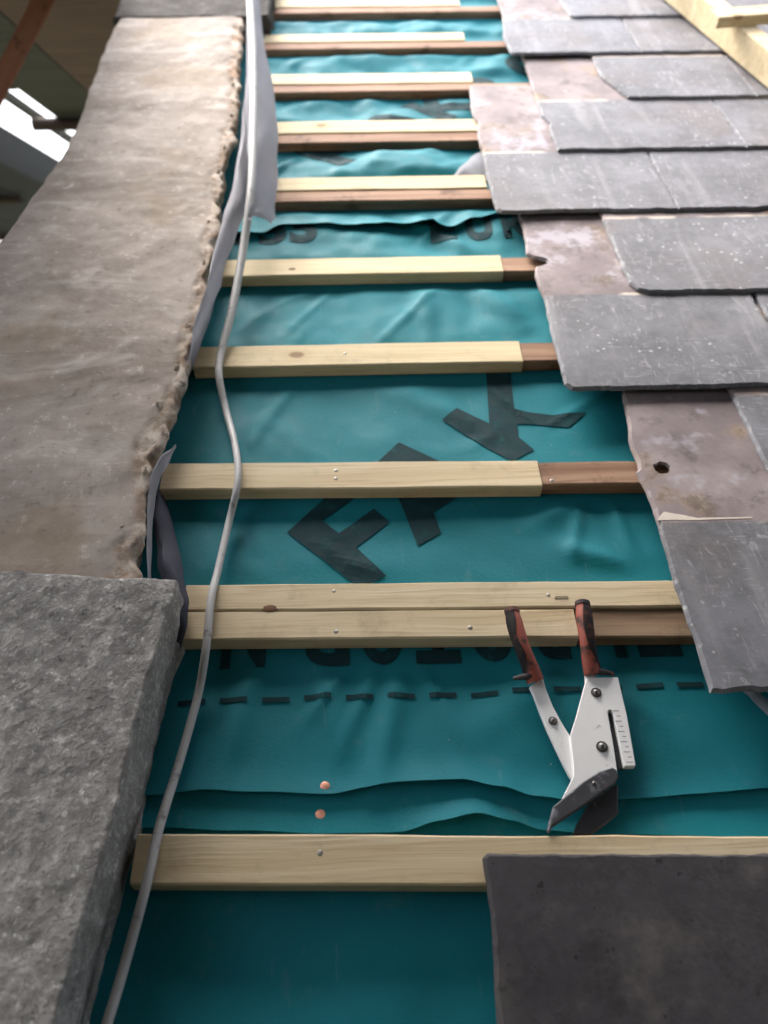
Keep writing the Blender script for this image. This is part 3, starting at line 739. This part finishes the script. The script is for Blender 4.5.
# ------------------------------------------------------------------ setting below and behind
def boxw(bm, x0, x1, y0, y1, z0, z1):
    v = [bm.verts.new((x, y, z)) for z in (z0, z1) for x, y in ((x0, y0), (x1, y0), (x1, y1), (x0, y1))]
    for f in ((3, 2, 1, 0), (4, 5, 6, 7), (0, 1, 5, 4), (1, 2, 6, 5), (2, 3, 7, 6), (3, 0, 4, 7)): bm.faces.new([v[i] for i in f])
bm = bmesh.new(); boxw(bm, -.285, 6, -1.5, 4.5, -.16, -.022)
tag(link('roof_slope', bm, 'deck', org=(0, 0, -.1)), kind='structure')  # hidden slab added under the membrane to block light
bm = bmesh.new(); boxw(bm, -400, 400, -400, 400, -.3, 0)
tag(link('ground', bm, 'ground', org=(0, 0, 0), world=True), kind='structure')
# gable wall under the coping: a sloping-topped wall standing on the ground
bm = bmesh.new(); pr = []
for vv in (-1.5, 4.5):
    w = ROOF @ Vector((0, vv, -.105)); pr.append((w.y, w.z))
pr = [(pr[0][0], 0), pr[0], pr[1], (pr[1][0], 0)]
a = [bm.verts.new((-.53, y, z)) for y, z in pr]; b = [bm.verts.new((-.29, y, z)) for y, z in pr]
grid_faces(bm, [a, b], True); bm.faces.new(a); bm.faces.new(b[::-1])
tag(link('gable_wall', bm, 'wall', org=(-.4, 1, 0), world=True), 'stone gable wall carrying the row of coping stones', 'wall')

# scaffold beside the gable
CW = ROOF @ Vector((0, 0, CAMH)); ZD = CW.z+.90
def wray(x, y): return ROOF.to_3x3() @ ray(x, y)
sc = root('scaffold_platform', (CW.x-1.4, CW.y+4, ZD), 'dark scaffold boards seen from below beyond the stone coping, with added unseen shade boards', 'scaffold', world=True)
def board(x0, x1, y0, y1, mat, z=0., h=.038, name='board'):
    bm = bmesh.new(); boxw(bm, CW.x+x0, CW.x+x1, CW.y+y0, CW.y+y1, ZD+z, ZD+z+h); link(name, bm, mat, sc)
board(-.96, -.60, 1.2, 8, 'board_b'); board(-1.195, -.968, 1.2, 8, 'board_g')
board(-1.268, -1.2, 1.2, 3.19, 'board_g'); board(-1.345, -1.272, 3.44, 3.56, 'board_b', -.06, .05, 'transom') if False else None
board(-1.52, -1.2, 1.2, 2.9, 'board_g', .001)
for k in range(6): board(-1.79-.24*k, -1.56-.24*k, 1.2, 15, 'board_d')
board(-1.60, -1.555, 1.2, 15, 'board_d', -.10, .16, 'toe_board')
board(-1.300, -1.276, 1.2, 8, 'board_g', .002, .03)
for y, xe in ((3.53, -1.28), (5.2, -2.0), (6.9, -2.0)):
    bm = bmesh.new(); a, b = (-.6, xe) if y < 4 else (-2.9, xe); tube(bm, [(CW.x+a, CW.y+y, ZD-.03), (CW.x+b, CW.y+y, ZD-.03)], .0242, 14); link('transom', bm, 'rust_d', sc, smooth=40)
for x, y in ((-2.85, 3.46), (-2.85, 6.83)):
    bm = bmesh.new(); tube(bm, [(CW.x+x, CW.y+y, 0), (CW.x+x, CW.y+y, ZD+1.2)], .0242, 14, upv=Vector((0, 1, 0))); link('standard', bm, 'rust', sc, smooth=40)
# unseen boards added above and behind the viewer to shade the eaves end
for k in range(16):
    x = -1.21+.245*k
    bm = bmesh.new(); boxw(bm, x, x+.240, -1.0, .98, BASE.z+1.56, BASE.z+1.598); link('board', bm, 'board_b', sc)  # added shade board, out of view
for y in (-.9, -.1, .8):
    bm = bmesh.new(); tube(bm, [(-3.0, y, BASE.z+1.53), (2.6, y, BASE.z+1.53)], .0242, 12); link('transom', bm, 'rust_d', sc, smooth=40)  # unseen tubes added under the shade boards
bm = bmesh.new(); boxw(bm, -1.7, 2.6, -.98, -.965, BASE.z-2.4, BASE.z+1.50); link('shade_sheet', bm, 'board_g', sc)  # unseen sheet added to cut the sky light from behind
# rusty brace tube
tb = root('scaffold_tube', CW+wray(10, 70)*2.2, 'slanting rusty scaffold tube in the top left corner', 'scaffold tube', world=True)
Pa = CW+wray(-4, 92)*2.15; Pb = CW+wray(46, -5)*2.15; dd = (Pb-Pa)
bm = bmesh.new(); tube(bm, [Pa-dd*6, Pa, Pb, Pb+dd*3], .0242, 18); link('tube', bm, 'rust', tb, smooth=40)
bm = bmesh.new(); q = Pb+dd*1.2; tube(bm, [q-dd.normalized()*.04, q+dd.normalized()*.04], .036, 14); link('coupler', bm, 'rust', tb, smooth=40)

# ------------------------------------------------------------------ light
W = bpy.data.worlds.new('World'); S.world = W; W.use_nodes = True
nt = W.node_tree; bg = nt.nodes['Background']; sk = nt.nodes.new('ShaderNodeTexSky'); sk.sky_type = 'NISHITA'; sk.sun_disc = False
EL, AZ = math.radians(58), math.radians(-40)
sk.sun_elevation = EL; sk.sun_rotation = AZ; sk.air_density = 1.0; sk.dust_density = 6.0; sk.ozone_density = .6
hs = nt.nodes.new('ShaderNodeHueSaturation'); hs.inputs['Saturation'].default_value = .45
nt.links.new(sk.outputs[0], hs.inputs['Color']); nt.links.new(hs.outputs[0], bg.inputs[0]); bg.inputs[1].default_value = .15
sl = bpy.data.lights.new('sun', 'SUN'); so = bpy.data.objects.new('sun', sl); COL.objects.link(so)
sl.energy = 1.5; sl.angle = math.radians(40); sl.color = (1, .97, .93)
dv = Vector((math.sin(AZ)*math.cos(EL), math.cos(AZ)*math.cos(EL), math.sin(EL)))
so.rotation_euler = dv.to_track_quat('Z', 'Y').to_euler()
S.render.engine = 'CYCLES'
S.view_settings.view_transform = 'Standard'; S.view_settings.look = 'None'; S.view_settings.exposure = 1.98; S.view_settings.gamma = 1
S.render.resolution_x, S.render.resolution_y = 768, 1024
